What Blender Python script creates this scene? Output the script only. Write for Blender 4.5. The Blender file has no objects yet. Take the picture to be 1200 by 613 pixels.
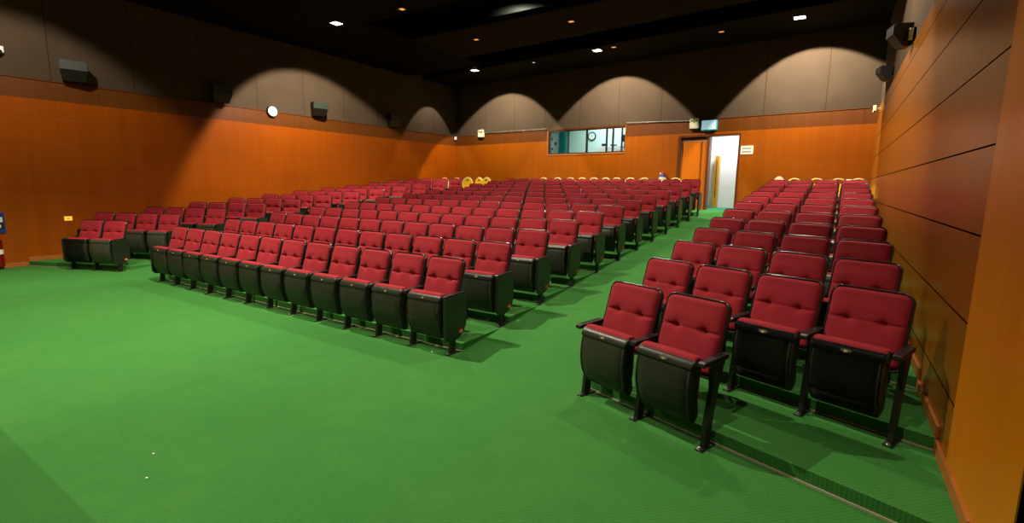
import bpy, bmesh, math, random
from mathutils import Vector, Matrix
random.seed(4)
scn = bpy.context.scene
COL = scn.collection
PI = math.pi
sin, cos = math.sin, math.cos

# ------------------------------------------------------------------ helpers
def link(o): COL.objects.link(o); return o

def obj(name, bm, mat, parent=None, smooth=False, kind=None, loc=None):
    if isinstance(bm, bpy.types.Mesh): me = bm
    else:
        me = bpy.data.meshes.new(name)
        bmesh.ops.recalc_face_normals(bm, faces=bm.faces)
        bm.to_mesh(me); bm.free()
        if smooth:
            for p in me.polygons: p.use_smooth = True
        if mat:
            for m in (mat if isinstance(mat, (list, tuple)) else [mat]): me.materials.append(m)
    o = bpy.data.objects.new(name, me); link(o)
    if parent: o.parent = parent
    if kind: o['kind'] = kind
    if loc is not None: o.location = loc
    return o

def thing(name, label, cat, loc=(0, 0, 0), rz=0, group=None):
    o = bpy.data.objects.new(name, None); link(o)
    o.empty_display_size = .1
    o.location = loc; o.rotation_euler = (0, 0, rz)
    o['label'] = label; o['category'] = cat
    if group: o['group'] = group
    return o

def tag(o, label, cat, group=None):
    o['label'] = label; o['category'] = cat
    if group: o['group'] = group
    return o

def structure(name, bm, mat, parent=None, smooth=False):
    o = obj(name, bm, mat, parent, smooth)
    if parent is None: o['kind'] = 'structure'
    return o

def box(bm, x0, x1, y0, y1, z0, z1, bev=0, M=None, mi=0, seg=2):
    r = bmesh.ops.create_cube(bm, size=1)
    vs = r['verts']
    for v in vs:
        v.co = Vector(((x0+x1)/2+v.co.x*(x1-x0), (y0+y1)/2+v.co.y*(y1-y0), (z0+z1)/2+v.co.z*(z1-z0)))
    fs = list({f for v in vs for f in v.link_faces})
    if bev:
        es = list({e for v in vs for e in v.link_edges})
        r2 = bmesh.ops.bevel(bm, geom=es, offset=bev, segments=seg, profile=.5, affect='EDGES')
        fs = list({f for v in r2['verts'] for f in v.link_faces} | {f for f in fs if f.is_valid})
        vs = list({v for f in fs for v in f.verts})
    for f in fs: f.material_index = mi
    if M: bmesh.ops.transform(bm, matrix=M, verts=vs)
    return vs

def prism(bm, pts, a0, a1, axis='x', bev=0, mi=0, M=None):
    """extrude a 2D outline. axis x: pts=(y,z); y: pts=(x,z); z: pts=(x,y)"""
    def P(p, a):
        return {'x': (a, p[0], p[1]), 'y': (p[0], a, p[1]), 'z': (p[0], p[1], a)}[axis]
    A = [bm.verts.new(P(p, a0)) for p in pts]; B = [bm.verts.new(P(p, a1)) for p in pts]
    fs = [bm.faces.new(A), bm.faces.new(B[::-1])]
    n = len(pts)
    for i in range(n): fs.append(bm.faces.new((A[i], A[(i+1) % n], B[(i+1) % n], B[i])))
    for f in fs: f.material_index = mi
    vs = A+B
    if bev:
        es = [e for f in fs[:2] for e in f.edges]
        r = bmesh.ops.bevel(bm, geom=list(set(es)), offset=bev, segments=2, profile=.5, affect='EDGES')
        vs = list(set(A+B) | set(r['verts'])); vs = [v for v in vs if v.is_valid]
    if M: bmesh.ops.transform(bm, matrix=M, verts=vs)
    return vs

def cyl(bm, p0, p1, r, seg=16, r2=None, mi=0):
    p0, p1 = Vector(p0), Vector(p1); d = p1-p0
    q = d.to_track_quat('Z', 'Y').to_matrix().to_4x4()
    M = Matrix.Translation((p0+p1)/2) @ q
    res = bmesh.ops.create_cone(bm, cap_ends=True, segments=seg, radius1=r, radius2=r if r2 is None else r2, depth=d.length, matrix=M)
    for f in {f for v in res['verts'] for f in v.link_faces}: f.material_index = mi
    return res['verts']

def tube(bm, pts, r, seg=8, closed=False):
    pts = [Vector(p) for p in pts]; n = len(pts); rings = []
    up = None
    for i, p in enumerate(pts):
        a = pts[i-1] if (i or closed) else p; b = pts[(i+1) % n] if (i < n-1 or closed) else p
        d = (b-a).normalized()
        if up is None:
            up = Vector((0, 0, 1)) if abs(d.z) < .9 else Vector((1, 0, 0))
        s = d.cross(up).normalized(); up = s.cross(d).normalized()
        rings.append([bm.verts.new(p+(s*cos(2*PI*k/seg)+up*sin(2*PI*k/seg))*r) for k in range(seg)])
    m = n if closed else n-1
    for i in range(m):
        A, B = rings[i], rings[(i+1) % n]
        for k in range(seg): bm.faces.new((A[k], A[(k+1) % seg], B[(k+1) % seg], B[k]))
    if not closed:
        bm.faces.new(rings[0][::-1]); bm.faces.new(rings[-1])

# ------------------------------------------------------------------ materials
def srgb(r, g, b):
    f = lambda c: (c/255/12.92) if c/255 <= .04045 else ((c/255+.055)/1.055)**2.4
    return (f(r), f(g), f(b), 1)

def mat(name, color, rough=.5, metal=0, spec=.5, coat=0, emit=None, estr=0, alpha=1, trans=0):
    m = bpy.data.materials.new(name); m.use_nodes = True
    nt = m.node_tree; b = nt.nodes['Principled BSDF']
    b.inputs['Base Color'].default_value = color
    b.inputs['Roughness'].default_value = rough
    b.inputs['Metallic'].default_value = metal
    b.inputs['Specular IOR Level'].default_value = spec
    b.inputs['Coat Weight'].default_value = coat
    b.inputs['Transmission Weight'].default_value = trans
    if emit: b.inputs['Emission Color'].default_value = emit; b.inputs['Emission Strength'].default_value = estr
    return m

class NT:
    def __init__(s, m): s.t = m.node_tree; s.b = s.t.nodes['Principled BSDF']
    def n(s, k, **kw):
        x = s.t.nodes.new(k)
        for a, v in kw.items(): setattr(x, a, v)
        return x
    def l(s, a, b): s.t.links.new(a, b)
    def math(s, op, a, b=None, c=None):
        x = s.n('ShaderNodeMath', operation=op)
        for i, v in enumerate((a, b, c)):
            if v is None: continue
            if isinstance(v, (int, float)): x.inputs[i].default_value = v
            else: s.l(v, x.inputs[i])
        return x.outputs[0]
    def pos(s):
        g = s.n('ShaderNodeNewGeometry'); sx = s.n('ShaderNodeSeparateXYZ'); s.l(g.outputs['Position'], sx.inputs[0]); return g.outputs['Position'], sx.outputs
    def noise(s, vec, scale, detail=3, rough=.5, sc3=None):
        if sc3:
            mp = s.n('ShaderNodeMapping'); mp.inputs['Scale'].default_value = sc3; s.l(vec, mp.inputs[0]); vec = mp.outputs[0]
        x = s.n('ShaderNodeTexNoise'); x.inputs['Scale'].default_value = scale; x.inputs['Detail'].default_value = detail; x.inputs['Roughness'].default_value = rough
        s.l(vec, x.inputs['Vector']); return x.outputs['Fac']
    def mix(s, f, a, b, blend='MIX'):
        x = s.n('ShaderNodeMix', data_type='RGBA', blend_type=blend)
        for i, v in ((0, f), (6, a), (7, b)):
            if isinstance(v, (int, float)): x.inputs[i].default_value = v
            elif isinstance(v, tuple): x.inputs[i].default_value = v
            else: s.l(v, x.inputs[i])
        return x.outputs[2]
    def ramp(s, f, a, b, lo=0., hi=1.):
        x = s.n('ShaderNodeMapRange'); x.inputs[1].default_value = a; x.inputs[2].default_value = b; x.inputs[3].default_value = lo; x.inputs[4].default_value = hi
        s.l(f, x.inputs[0]); return x.outputs[0]
    def groove(s, c, period, off, width):
        """1 inside a thin joint repeating every period"""
        a = s.math('DIVIDE', s.math('SUBTRACT', c, off), period)
        fr = s.math('ABSOLUTE', s.math('SUBTRACT', s.math('FRACT', s.math('ADD', a, .5)), .5))
        return s.math('LESS_THAN', fr, width/period/2)
    def bump(s, h, strength=.3, dist=.01):
        x = s.n('ShaderNodeBump'); x.inputs['Strength'].default_value = strength; x.inputs['Distance'].default_value = dist
        s.l(h, x.inputs['Height']); s.l(x.outputs[0], s.b.inputs['Normal'])

def wood(name, base, dark, rough, axis, hz=None, vt=None, gw=.008, gcol=(.02, .006, .001, 1), coat=0., gamt=1., spec=.35):
    """veneer panelling; axis = the horizontal coordinate that runs along the wall (0 x, 1 y)"""
    m = mat(name, base, rough, coat=coat, spec=spec); q = NT(m); P, c = q.pos()
    g1 = q.noise(P, 1., 3, .5, (7, 7, .35)); g2 = q.noise(P, 1., 4, .6, (60, 60, 1.2)); g3 = q.noise(P, .6, 2)
    f = q.math('ADD', q.math('MULTIPLY', g1, .6), q.math('MULTIPLY', g2, .25)); f = q.math('ADD', f, q.math('MULTIPLY', g3, .25))
    # panel to panel tone
    pw = vt[0] if vt else 1.2; po = vt[1] if vt else 0
    ix = q.math('FLOOR', q.math('DIVIDE', q.math('SUBTRACT', c[axis], po), pw)); iz = q.math('FLOOR', q.math('DIVIDE', c[2], .5))
    cb = q.n('ShaderNodeCombineXYZ'); q.l(ix, cb.inputs[0]); q.l(iz, cb.inputs[1])
    wn = q.n('ShaderNodeTexWhiteNoise'); q.l(cb.outputs[0], wn.inputs[0])
    f = q.math('ADD', f, q.math('MULTIPLY', q.math('SUBTRACT', wn.outputs[0], .5), .12))
    colr = q.mix(q.ramp(f, .25, .85), dark, base)
    gr = None
    if hz: gr = q.groove(c[2], hz[0], hz[1], gw)
    if vt:
        g = q.groove(c[axis], vt[0], vt[1], gw*.8); gr = g if gr is None else q.math('MAXIMUM', gr, g)
    if gr is not None: colr = q.mix(q.math('MULTIPLY', gr, gamt), colr, gcol)
    q.l(colr, q.b.inputs['Base Color'])
    if gr is not None:
        q.bump(q.math('MULTIPLY', gr, -1), .4, .004)
        q.l(q.math('MULTIPLY', q.math('SUBTRACT', 1, q.math('MULTIPLY', gr, gamt)), spec), q.b.inputs['Specular IOR Level'])
    return m

M = {}
ORANGE = (.38, .096, .0010, 1); ORANGE_D = (.27, .060, .0008, 1)
M['wood_left'] = wood('wood_left', (.37, .082, .0010, 1), (.25, .050, .0008, 1), .34, 1, (.5, 0), (1.47, -.07), .006, (.16, .03, .003, 1), gamt=.55)
M['wood_back'] = wood('wood_back', ORANGE, ORANGE_D, .38, 0, (.5, 0), (1.44, -7.39), .006, (.2, .04, .003, 1), gamt=.45)
M['wood_right'] = wood('wood_right', (.30, .100, .0025, 1), (.21, .062, .0015, 1), .30, 1, (.5, 0), None, .012, (.015, .003, .001, 1), spec=.45)
M['wood_plain'] = wood('wood_plain', (.62, .200, .003, 1), (.50, .140, .002, 1), .35, 1)
M['wood_band'] = wood('wood_band', (.15, .046, .005, 1), (.10, .027, .003, 1), .42, 1, None, (2.94, .7), .006, gamt=.6)
M['wood_base'] = wood('wood_base', (.42, .15, .035, 1), (.32, .10, .02, 1), .35, 1)
M['wood_door'] = wood('wood_door', (.62, .17, .006, 1), (.50, .12, .004, 1), .35, 0)
M['wood_frame'] = wood('wood_frame', (.14, .04, .010, 1), (.09, .022, .006, 1), .4, 0)
M['gold_wood'] = mat('gold_wood', srgb(205, 150, 40), .4)

def fabric_wall(name, axis, off):
    m = mat(name, (.26, .18, .13, 1), .95, spec=.1); q = NT(m); P, c = q.pos()
    n1 = q.noise(P, 1.3, 2); n2 = q.noise(P, 220, 2)
    colr = q.mix(q.ramp(n1, .3, .7), (.068, .049, .032, 1), (.084, .061, .040, 1))
    wn = q.n('ShaderNodeTexWhiteNoise', noise_dimensions='1D'); q.l(q.math('FLOOR', q.math('DIVIDE', q.math('SUBTRACT', c[axis], off), 1.45)), wn.inputs[1])
    colr = q.mix(q.math('MULTIPLY', wn.outputs[0], .25), colr, (.056, .037, .027, 1))
    gr = q.groove(c[axis], 1.455, off, .022)
    colr = q.mix(q.math('MULTIPLY', gr, .8), colr, (.035, .022, .015, 1))
    q.l(colr, q.b.inputs['Base Color']); q.bump(n2, .25, .003)
    return m
M['fabric_left'] = fabric_wall('fabric_left', 1, -.07)
M['fabric_back'] = fabric_wall('fabric_back', 0, -7.39)

# carpet: ribbed loop pile
m = mat('carpet', (.03, .20, .04, 1), .95, spec=.12); q = NT(m); P, c = q.pos()
mp = q.n('ShaderNodeMapping'); mp.inputs['Rotation'].default_value = (0, 0, .75); q.l(P, mp.inputs[0])
wv = q.n('ShaderNodeTexWave'); wv.inputs['Scale'].default_value = 14; wv.inputs['Distortion'].default_value = 3; wv.inputs['Detail'].default_value = 1; wv.inputs['Detail Scale'].default_value = 6; q.l(mp.outputs[0], wv.inputs[0])
fine = q.noise(P, 70, 3, .75); big = q.noise(P, .7, 3); mid = q.noise(P, 5, 3)
colr = q.mix(q.ramp(big, .3, .7), (.045, .214, .040, 1), (.065, .252, .045, 1))
colr = q.mix(q.ramp(mid, .3, .75, 0, .5), colr, (.036, .190, .034, 1))
colr = q.mix(q.math('MULTIPLY', q.math('ADD', q.math('MULTIPLY', wv.outputs['Fac'], .38), q.math('MULTIPLY', fine, .9)), .55), colr, (.016, .080, .018, 1))
q.l(colr, q.b.inputs['Base Color']); q.bump(q.math('ADD', wv.outputs['Fac'], fine), .25, .004)
M['carpet'] = m

# seat upholstery
m = mat('red_upholstery', (.42, .012, .018, 1), .85, spec=.25); q = NT(m)
tc = q.n('ShaderNodeTexCoord'); wv = q.noise(tc.outputs['Object'], 420, 2, .6); b2 = q.noise(tc.outputs['Object'], 6, 2)
oi = q.n('ShaderNodeObjectInfo')
colr = q.mix(q.ramp(b2, .3, .7), (.25, .011, .020, 1), (.295, .015, .024, 1))
colr = q.mix(q.math('MULTIPLY', oi.outputs['Random'], .3), colr, (.24, .010, .019, 1))
q.l(colr, q.b.inputs['Base Color']); q.bump(wv, .2, .002)
q.b.inputs['Sheen Weight'].default_value = .25; q.b.inputs['Sheen Tint'].default_value = (1, .25, .25, 1); q.b.inputs['Sheen Roughness'].default_value = .4
M['red'] = m
m = mat('moulded_plastic', (.048, .056, .036, 1), .36, spec=.6); q = NT(m)
tc = q.n('ShaderNodeTexCoord'); n1 = q.noise(tc.outputs['Object'], 300, 2)
q.bump(n1, .08, .001); M['shell'] = m
M['plastic'] = mat('black_plastic', (.010, .010, .010, 1), .38)
M['rim'] = mat('frame_plastic', (.014, .014, .013, 1), .2, spec=.8)
M['panel'] = mat('end_panel_laminate', (.012, .016, .010, 1), .33)
M['steel'] = mat('black_steel', (.010, .010, .010, 1), .45, metal=0)
M['chrome'] = mat('chrome', (.75, .75, .72, 1), .25, metal=1)
M['nosing'] = mat('carpet_nosing', (.35, .33, .22, 1), .5)
M['black'] = mat('black_paint', (.006, .006, .006, 1), .6)
M['ceiling'] = mat('ceiling_black', (.004, .003, .0025, 1), .9, spec=.08)
M['soffit'] = mat('soffit_brown', (.006, .0042, .003, 1), .85, spec=.1)
M['yellow_ink'] = mat('yellow_ink', srgb(245, 215, 60), .4)
M['orange_plate'] = mat('orange_plate', srgb(200, 62, 25), .5)
M['white_ink'] = mat('white_ink', srgb(235, 225, 205), .5)
M['yellow_vinyl'] = mat('yellow_vinyl', srgb(255, 215, 50), .5)
M['gold'] = mat('gold_frame', srgb(255, 238, 165), .45)
M['cream'] = mat('cream_vinyl', srgb(240, 230, 200), .5)
M['white'] = mat('white_paint', srgb(235, 237, 238), .6)
M['paper'] = mat('paper', srgb(240, 238, 228), .7)
M['grey_ink'] = mat('grey_ink', srgb(130, 128, 120), .7)
M['teal'] = mat('teal_paint', srgb(20, 130, 130), .6)
M['mint'] = mat('mint_wall', srgb(205, 235, 225), .7)
M['teal_carpet'] = mat('teal_carpet', srgb(0, 140, 100), .95)
M['glass'] = mat('glass', (1, 1, 1, 1), .0, trans=1); M['glass'].node_tree.nodes['Principled BSDF'].inputs['IOR'].default_value = 1.02
M['speaker'] = mat('speaker_cabinet', (.012, .010, .010, 1), .5)
m = mat('speaker_grille', (.018, .030, .022, 1), .5); q = NT(m); tc = q.n('ShaderNodeTexCoord')
vo = q.n('ShaderNodeTexVoronoi'); vo.inputs['Scale'].default_value = 160; q.l(tc.outputs['Object'], vo.inputs[0]); q.bump(vo.outputs[0], .4, .002); M['grille'] = m
M['grille_dark'] = mat('grille_dark', (.018, .019, .018, 1), .5)
M['ivory'] = mat('ivory_plastic', srgb(226, 230, 190), .5)
M['lens'] = mat('lamp_lens', srgb(235, 240, 225), .15)
M['exit_face'] = mat('exit_face', srgb(200, 225, 232), .4, emit=srgb(170, 215, 235), estr=.55)
M['exit_trim'] = mat('exit_trim', srgb(40, 165, 180), .4, emit=srgb(20, 120, 150), estr=.25)
M['diffuser'] = mat('lamp_diffuser', (1, 1, 1, 1), .5, emit=(1, .86, .66, 1), estr=14)
M['dim'] = mat('dim_lamp', (1, .8, .6, 1), .5, emit=(1, .32, .12, 1), estr=.9)
M['dim_white'] = mat('dim_white_lamp', (1, 1, 1, 1), .5, emit=(1, .9, .8, 1), estr=1.0)
M['glow'] = mat('switch_glow', srgb(255, 190, 90), .4, emit=srgb(255, 180, 50), estr=.9)
M['red_paint'] = mat('red_paint', srgb(110, 12, 16), .3)
M['blue'] = mat('blue_paint', srgb(25, 60, 150), .4)
M['conduit'] = mat('conduit', (.55, .56, .50, 1), .3, metal=.8)

# ------------------------------------------------------------------ geometry constants (metres)
XL, XR = -10.47, 3.91
ZB0, ZB1, ZC = 3.35, 3.74, 5.72           # wood top, band top, ceiling edge
TR, PITCH, RISE = .1008, .893, .0900      # rake
KB = (11.55-12.90)/(XR-XL)
def yb(x): return 12.90+KB*(x-XL)         # back wall line
ANG_B = math.atan(KB)
OR, AR = Vector((1.5676, -.1235)), -.3278
OL, AL = Vector((-8.2700, -.0324)), .3970
RY = .15                                   # riser behind the seat feet

# ------------------------------------------------------------------ floor
bm = bmesh.new()
def quadz(bm, pts):
    return bm.faces.new([bm.verts.new(p) for p in pts])
box(bm, XL-.5, 5.2, -9.2, 14.5, -.3, 0)
# level platform behind the last rows
def slab(bm, poly, z):
    A = [bm.verts.new((x, y, z)) for x, y in poly]; B = [bm.verts.new((x, y, -.05)) for x, y in poly]
    bm.faces.new(A); bm.faces.new(B[::-1])
    n = len(A)
    for i in range(n): bm.faces.new((A[i], B[i], B[(i+1) % n], A[(i+1) % n]))
ZP = RISE*12
XMl, XMr = -6.60, .06                     # middle block platform sides
XA = 1.53                                 # right block platform side
XLb = -8.22                               # left block platform side
for k in range(1, 13):
    y0 = RY+(k-1)*PITCH; y1 = RY+k*PITCH if k < 12 else 11.4
    slab(bm, [(XMl, y0), (XMr, y0), (XMr, y1), (XMl, y1)], RISE*k)
def yline(O, a, x, yc): return O.y+(yc+(x-O.x)*sin(a))/cos(a)
for O, a, xa, xb in ((OR, AR, XA, XR+.05), (OL, AL, XL-.05, XLb)):
    for k in range(1, 13):
        c0 = RY+(k-1)*PITCH; c1 = RY+k*PITCH
        pts = [(xa, yline(O, a, xa, c0)), (xb, yline(O, a, xb, c0)), (xb, yline(O, a, xb, c1)), (xa, yline(O, a, xa, c1))]
        if k == 12: pts[2] = (xb, 13.2); pts[3] = (xa, 13.2)
        slab(bm, pts, RISE*k)
# aisles are smooth ramps
for xa, xb in ((XMr, XA), (XLb, XMl)):
    ye = ZP/TR
    vs = [(0.0, 0.0), (ye, ZP), (13.4, ZP), (13.4, -.05), (0, -.05)]
    prism(bm, vs, xa, xb, 'x')
slab(bm, [(XMl, 11.4), (XMr, 11.4), (XMr, 13.2), (XMl, 13.2)], ZP)
structure('floor', bm, M['carpet'])

bm = bmesh.new()
for k in range(1, 12): box(bm, XMl+.01, XMr-.01, RY+(k-1)*PITCH-.010, RY+(k-1)*PITCH, RISE*(k-1)-.002, RISE*(k-1)+.012, .002)
structure('trim_3', bm, M['nosing'])
for nm, O, a, xa, xb in (('trim_4', OR, AR, XA+.01, XR-.02), ('trim_5', OL, AL, XL+.02, XLb-.01)):
    bm = bmesh.new()
    for k in range(1, 12):
        c0 = RY+(k-1)*PITCH; h_ = .010/cos(a); z0 = RISE*(k-1)
        prism(bm, [(xa, yline(O, a, xa, c0)-h_), (xb, yline(O, a, xb, c0)-h_), (xb, yline(O, a, xb, c0)), (xa, yline(O, a, xa, c0))], z0-.002, z0+.012, 'z')
    structure(nm, bm, M['nosing'])
bm = bmesh.new(); box(bm, XL, .25, -9.2, -3.55, 0, 1.0, .01)  # unseen block added to cast the shadow on the near left carpet
structure('floor_shadow_block', bm, M['wood_base'])

# ------------------------------------------------------------------ walls
def wall_x(x0, x1, y0, y1, z0, z1, bm=None):
    bm = bm or bmesh.new(); box(bm, x0, x1, y0, y1, z0, z1); return bm
W = structure('wall_left', wall_x(XL-.2, XL, -9.2, 13.4, -.3, ZB0), M['wood_left'])
structure('band', wall_x(XL-.2, XL-.012, -9.2, 13.4, ZB0, ZB1), M['wood_band'], W)
structure('fabric_panel', wall_x(XL-.2, XL-.03, -9.2, 13.4, ZB1, ZC+.6), M['fabric_left'], W)
structure('trim_1', wall_x(XL-.02, XL+.006, -9.2, 12.9, ZB1-.012, ZB1+.006), M['wood_band'])
W = structure('wall_right', wall_x(XR, XR+.2, -.10, 12.2, -.3, ZB0), M['wood_right'])
structure('pilaster_panel', wall_x(XR-.006, XR+.2, -1.27, -.108, -.3, ZC+.6), M['wood_plain'], W)
structure('band', wall_x(XR+.004, XR+.2, -.10, 12.2, ZB0, ZB1), M['wood_right'], W)
structure('fabric_panel', wall_x(XR+.02, XR+.2, -.10, 12.2, ZB1, ZC+.6), M['fabric_left'], W)
# dark recess past the right wall panel, front wall
bm = bmesh.new(); box(bm, 5.0, 5.2, -9.2, -1.27, -.3, 6.4); box(bm, XR, 5.2, -1.27, -1.25, -.3, 6.4)
structure('wall_recess', bm, M['black'])
structure('wall_front', wall_x(XL-.2, 5.2, -9.4, -9.2, -.3, 6.4), M['black'])
# baseboards
bm = bmesh.new(); box(bm, XL, XL+.018, -9.2, -1.6, 0, .085, .003)
for k in range(0, 12):
    ya = yline(OL, AL, XL, RY+(k-1)*PITCH) if k else -1.6
    box(bm, XL, XL+.018, ya, yline(OL, AL, XL, RY+k*PITCH), RISE*k, RISE*k+.085, .003)
structure('baseboard_left', bm, M['wood_base'])
bm = bmesh.new()
for k in range(0, 12):
    ya = yline(OR, AR, XR, RY+(k-1)*PITCH) if k else -1.27
    box(bm, XR-.02, XR, ya, yline(OR, AR, XR, RY+k*PITCH), RISE*k, RISE*k+.085, .003)
structure('baseboard_right', bm, M['wood_base'])

# back wall lives in its own frame: local x along the wall, local y into the wall
BW = Matrix.Translation((0, yb(0), 0)) @ Matrix.Rotation(ANG_B, 4, 'Z')
def bx_(x): return x/cos(ANG_B)
bm = bmesh.new()
WX0, WX1, WZ0, WZ1 = -5.77, -2.74, 2.87, 3.69      # booth window
DX0, DX1, DZ1 = -.97, .82, 3.29                     # double door
for x0, x1, z0, z1 in ((XL-.3, WX0, .9, ZB0), (WX0, WX1, .9, WZ0), (WX1, DX0, .9, ZB0), (DX0, DX1, DZ1, ZB0), (DX1, XR+.2, .9, ZB0), (DX0, DX1, .9, ZP-.002)):
    box(bm, bx_(x0), bx_(x1), 0, .2, z0, z1, M=BW)
bmesh.ops.remove_doubles(bm, verts=bm.verts, dist=1e-5)
W = structure('wall_back', bm, M['wood_back'])
bm = bmesh.new()
for x0, x1, z0, z1 in ((XL-.3, WX0, ZB0, ZB1), (WX1, XR+.2, ZB0, ZB1), (WX0, WX1, WZ1, ZB1)):
    box(bm, bx_(x0), bx_(x1), .008, .2, z0, z1, M=BW)
mb = wood('wood_band_back', (.15, .046, .005, 1), (.10, .027, .003, 1), .42, 0, None, (2.94, .7), .006, gamt=.6)
structure('band', bm, mb, W)
bm = bmesh.new(); box(bm, bx_(XL-.3), bx_(XR+.2), .03, .2, ZB1, ZC+.6, M=BW)
structure('fabric_panel', bm, M['fabric_back'], W)
bm = bmesh.new(); box(bm, bx_(XL), bx_(XR), -.006, .03, ZB1-.012, ZB1+.006, M=BW)
structure('trim_2', bm, M['wood_band'])

# ------------------------------------------------------------------ ceiling
bm = bmesh.new(); box(bm, XL-.5, 5.2, -9.4, 15, 6.25, 6.4)
CE = structure('ceiling', bm, M['ceiling'])
bm = bmesh.new()
prism(bm, [(XL-.1, 10.95), (XR+.1, 9.35), (XR+.1, 12.2), (XL-.1, 13.1)], ZC, ZC+.14, 'z')
structure('soffit', bm, M['soffit'], CE)
bm = bmesh.new()
prism(bm, [(-7.1, 6.85), (XR+.1, 6.85), (XR+.1, 8.35), (-7.1, 9.2)], ZC, ZC+.14, 'z')
structure('soffit', bm, M['soffit'], CE)
bm = bmesh.new(); box(bm, XL-.1, -7.1, -9.3, 10.2, ZC, ZC+.14)
structure('soffit', bm, M['ceiling'], CE)
bm = bmesh.new(); box(bm, -7.1, XR+.1, 2.0, 4.95+.3, ZC, ZC+.14); box(bm, -7.1, XR+.1, -3.6, .3, ZC, ZC+.14); 
structure('soffit', bm, M['ceiling'], CE)
bm = bmesh.new(); box(bm, XR-.02, XR+.15, .3, 2.0, ZC, ZC+.5)
structure('soffit', bm, M['ceiling'], CE)

# ceiling lamps -----------------------------------------------------
def downlight(x, y, z, s, dm, label, rz=0, trim='black'):
    t = thing('ceiling_downlight' , label, 'ceiling light', (x, y, z), rz)
    bm = bmesh.new(); h = s/2; w = .02
    for a in ((-h-w, h+w, -h-w, -h), (-h-w, h+w, h, h+w), (-h-w, -h, -h, h), (h, h+w, -h, h)): box(bm, a[0], a[1], a[2], a[3], -.018, -.0005)
    obj('frame', bm, M[trim], t)
    bm = bmesh.new(); box(bm, -h+.001, h-.001, -h+.001, h-.001, -.012, -.0005)
    obj('diffuser', bm, M[dm], t)
    return t
def spot(name, x, y, z, energy, tx, ty, tz, size, blend=.4, col=(1, .85, .66), rad=.10):
    l = bpy.data.lights.new(name, 'SPOT'); l.energy = energy; l.color = col; l.spot_size = size; l.spot_blend = blend; l.shadow_soft_size = rad
    o = bpy.data.objects.new(name, l); link(o); o.location = (x, y, z)
    d = Vector((tx, ty, tz)); o.rotation_euler = d.to_track_quat('-Z', 'Y').to_euler(); return o
lamps = [(-7.69, 4.83, 'square lit downlight above the left seats, below the dark ceiling'),
         (-7.80, 10.70, 'leftmost square lit downlight on the soffit along the back wall'),
         (-3.08, 10.45, 'middle square lit downlight on the soffit, above the projection window'),
         (2.13, 10.19, 'rightmost square lit downlight on the soffit near the right wall')]
for x, y, lb in lamps: downlight(x, y, ZC, .23, 'diffuser', lb)
for x, y, s, d, lb in [(-5.52, 4.95, .13, 'dim', 'small dim orange ceiling lamp furthest forward, beside the green-tinted haze'),
                    (-5.50, 7.74, .13, 'dim', 'small dim orange ceiling lamp left of the pale light patch'),
                    (-2.58, 7.71, .13, 'dim', 'small dim orange ceiling lamp right of the pale light patch'),
                    (-5.43, 10.75, .09, 'dim_white', 'tiny pale ceiling lamp between two lit downlights above the back wall'),
                    (.37, 10.40, .12, 'dim', 'small dim orange ceiling lamp on the back soffit left of the rightmost downlight'),
                    (-2.53, 10.36, .12, 'dim', 'small dim orange ceiling lamp close beside the middle lit downlight')]:
    downlight(x, y, ZC, s, d, lb)
R = math.radians
# wall washers (the lit lamps, plus beams without fixtures) -- tilted towards the walls they wash
for (x, y, e, ax) in ((-7.64, 10.60, 1050, -.16), (-3.08, 10.45, 1120, -.06), (2.13, 10.19, 1250, .14)):
    d = Vector((-KB+ax, 1, 0)).normalized()*sin(R(31))
    spot('lamp_or_fill_beam', x, y, ZC-.04, e, d.x, d.y, -cos(R(31)), R(94), .10, rad=.05)
spot('lamp_or_fill_beam', 1.9, 5.6, ZC-.04, 800, sin(R(36)), .1, -cos(R(36)), R(96), .25, rad=.06)
spot('lamp_or_fill_beam', -9.2, 11.3, ZC-.04, 260, -sin(R(22)), 0, -cos(R(22)), R(66), .12, rad=.04)  # added beam with no lamp there, makes the arch by the left corner
spot('lamp_or_fill_beam', -7.69, 4.83, ZC-.04, 1700, -sin(R(32)), .24, -cos(R(32)), R(91), .2, rad=.06)
spot('lamp_or_fill_beam', -7.69, -1.2, ZC-.04, 620, -sin(R(34)), .1, -cos(R(34)), R(88), .35)
# room spots without fixtures: key ones match chair shadows, the rest added as fill
for x, y, e, sz in ((-3.2, -.8, 2050, 122), (2.1, -2.6, 430, 106), (-3.0, -6.2, 800, 120), (-5.8, -1.9, 600, 80),
                    (-3.1, 3.4, 420, 120), (1.4, 3.2, 420, 112), (1.4, 6.2, 420, 112), (-6.3, 3.2, 350, 110), (-3.1, 6.6, 420, 120), (-6.4, 7.6, 360, 110), (.4, 8.6, 420, 112), (-3.4, 9.2, 360, 112)):
    spot('lamp_or_fill_beam', x, y, ZC-.02, e, 0, 0, -1, R(sz), .35, rad=.035)
# added hidden uplight, no lamp there: lays a scallop of light on upper ceiling
spot('added_uplight', -4.25, 8.15, 5.92, 240, 0, .1, 1, R(150), .4, rad=.03, col=(.9, 1, .7))

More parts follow.
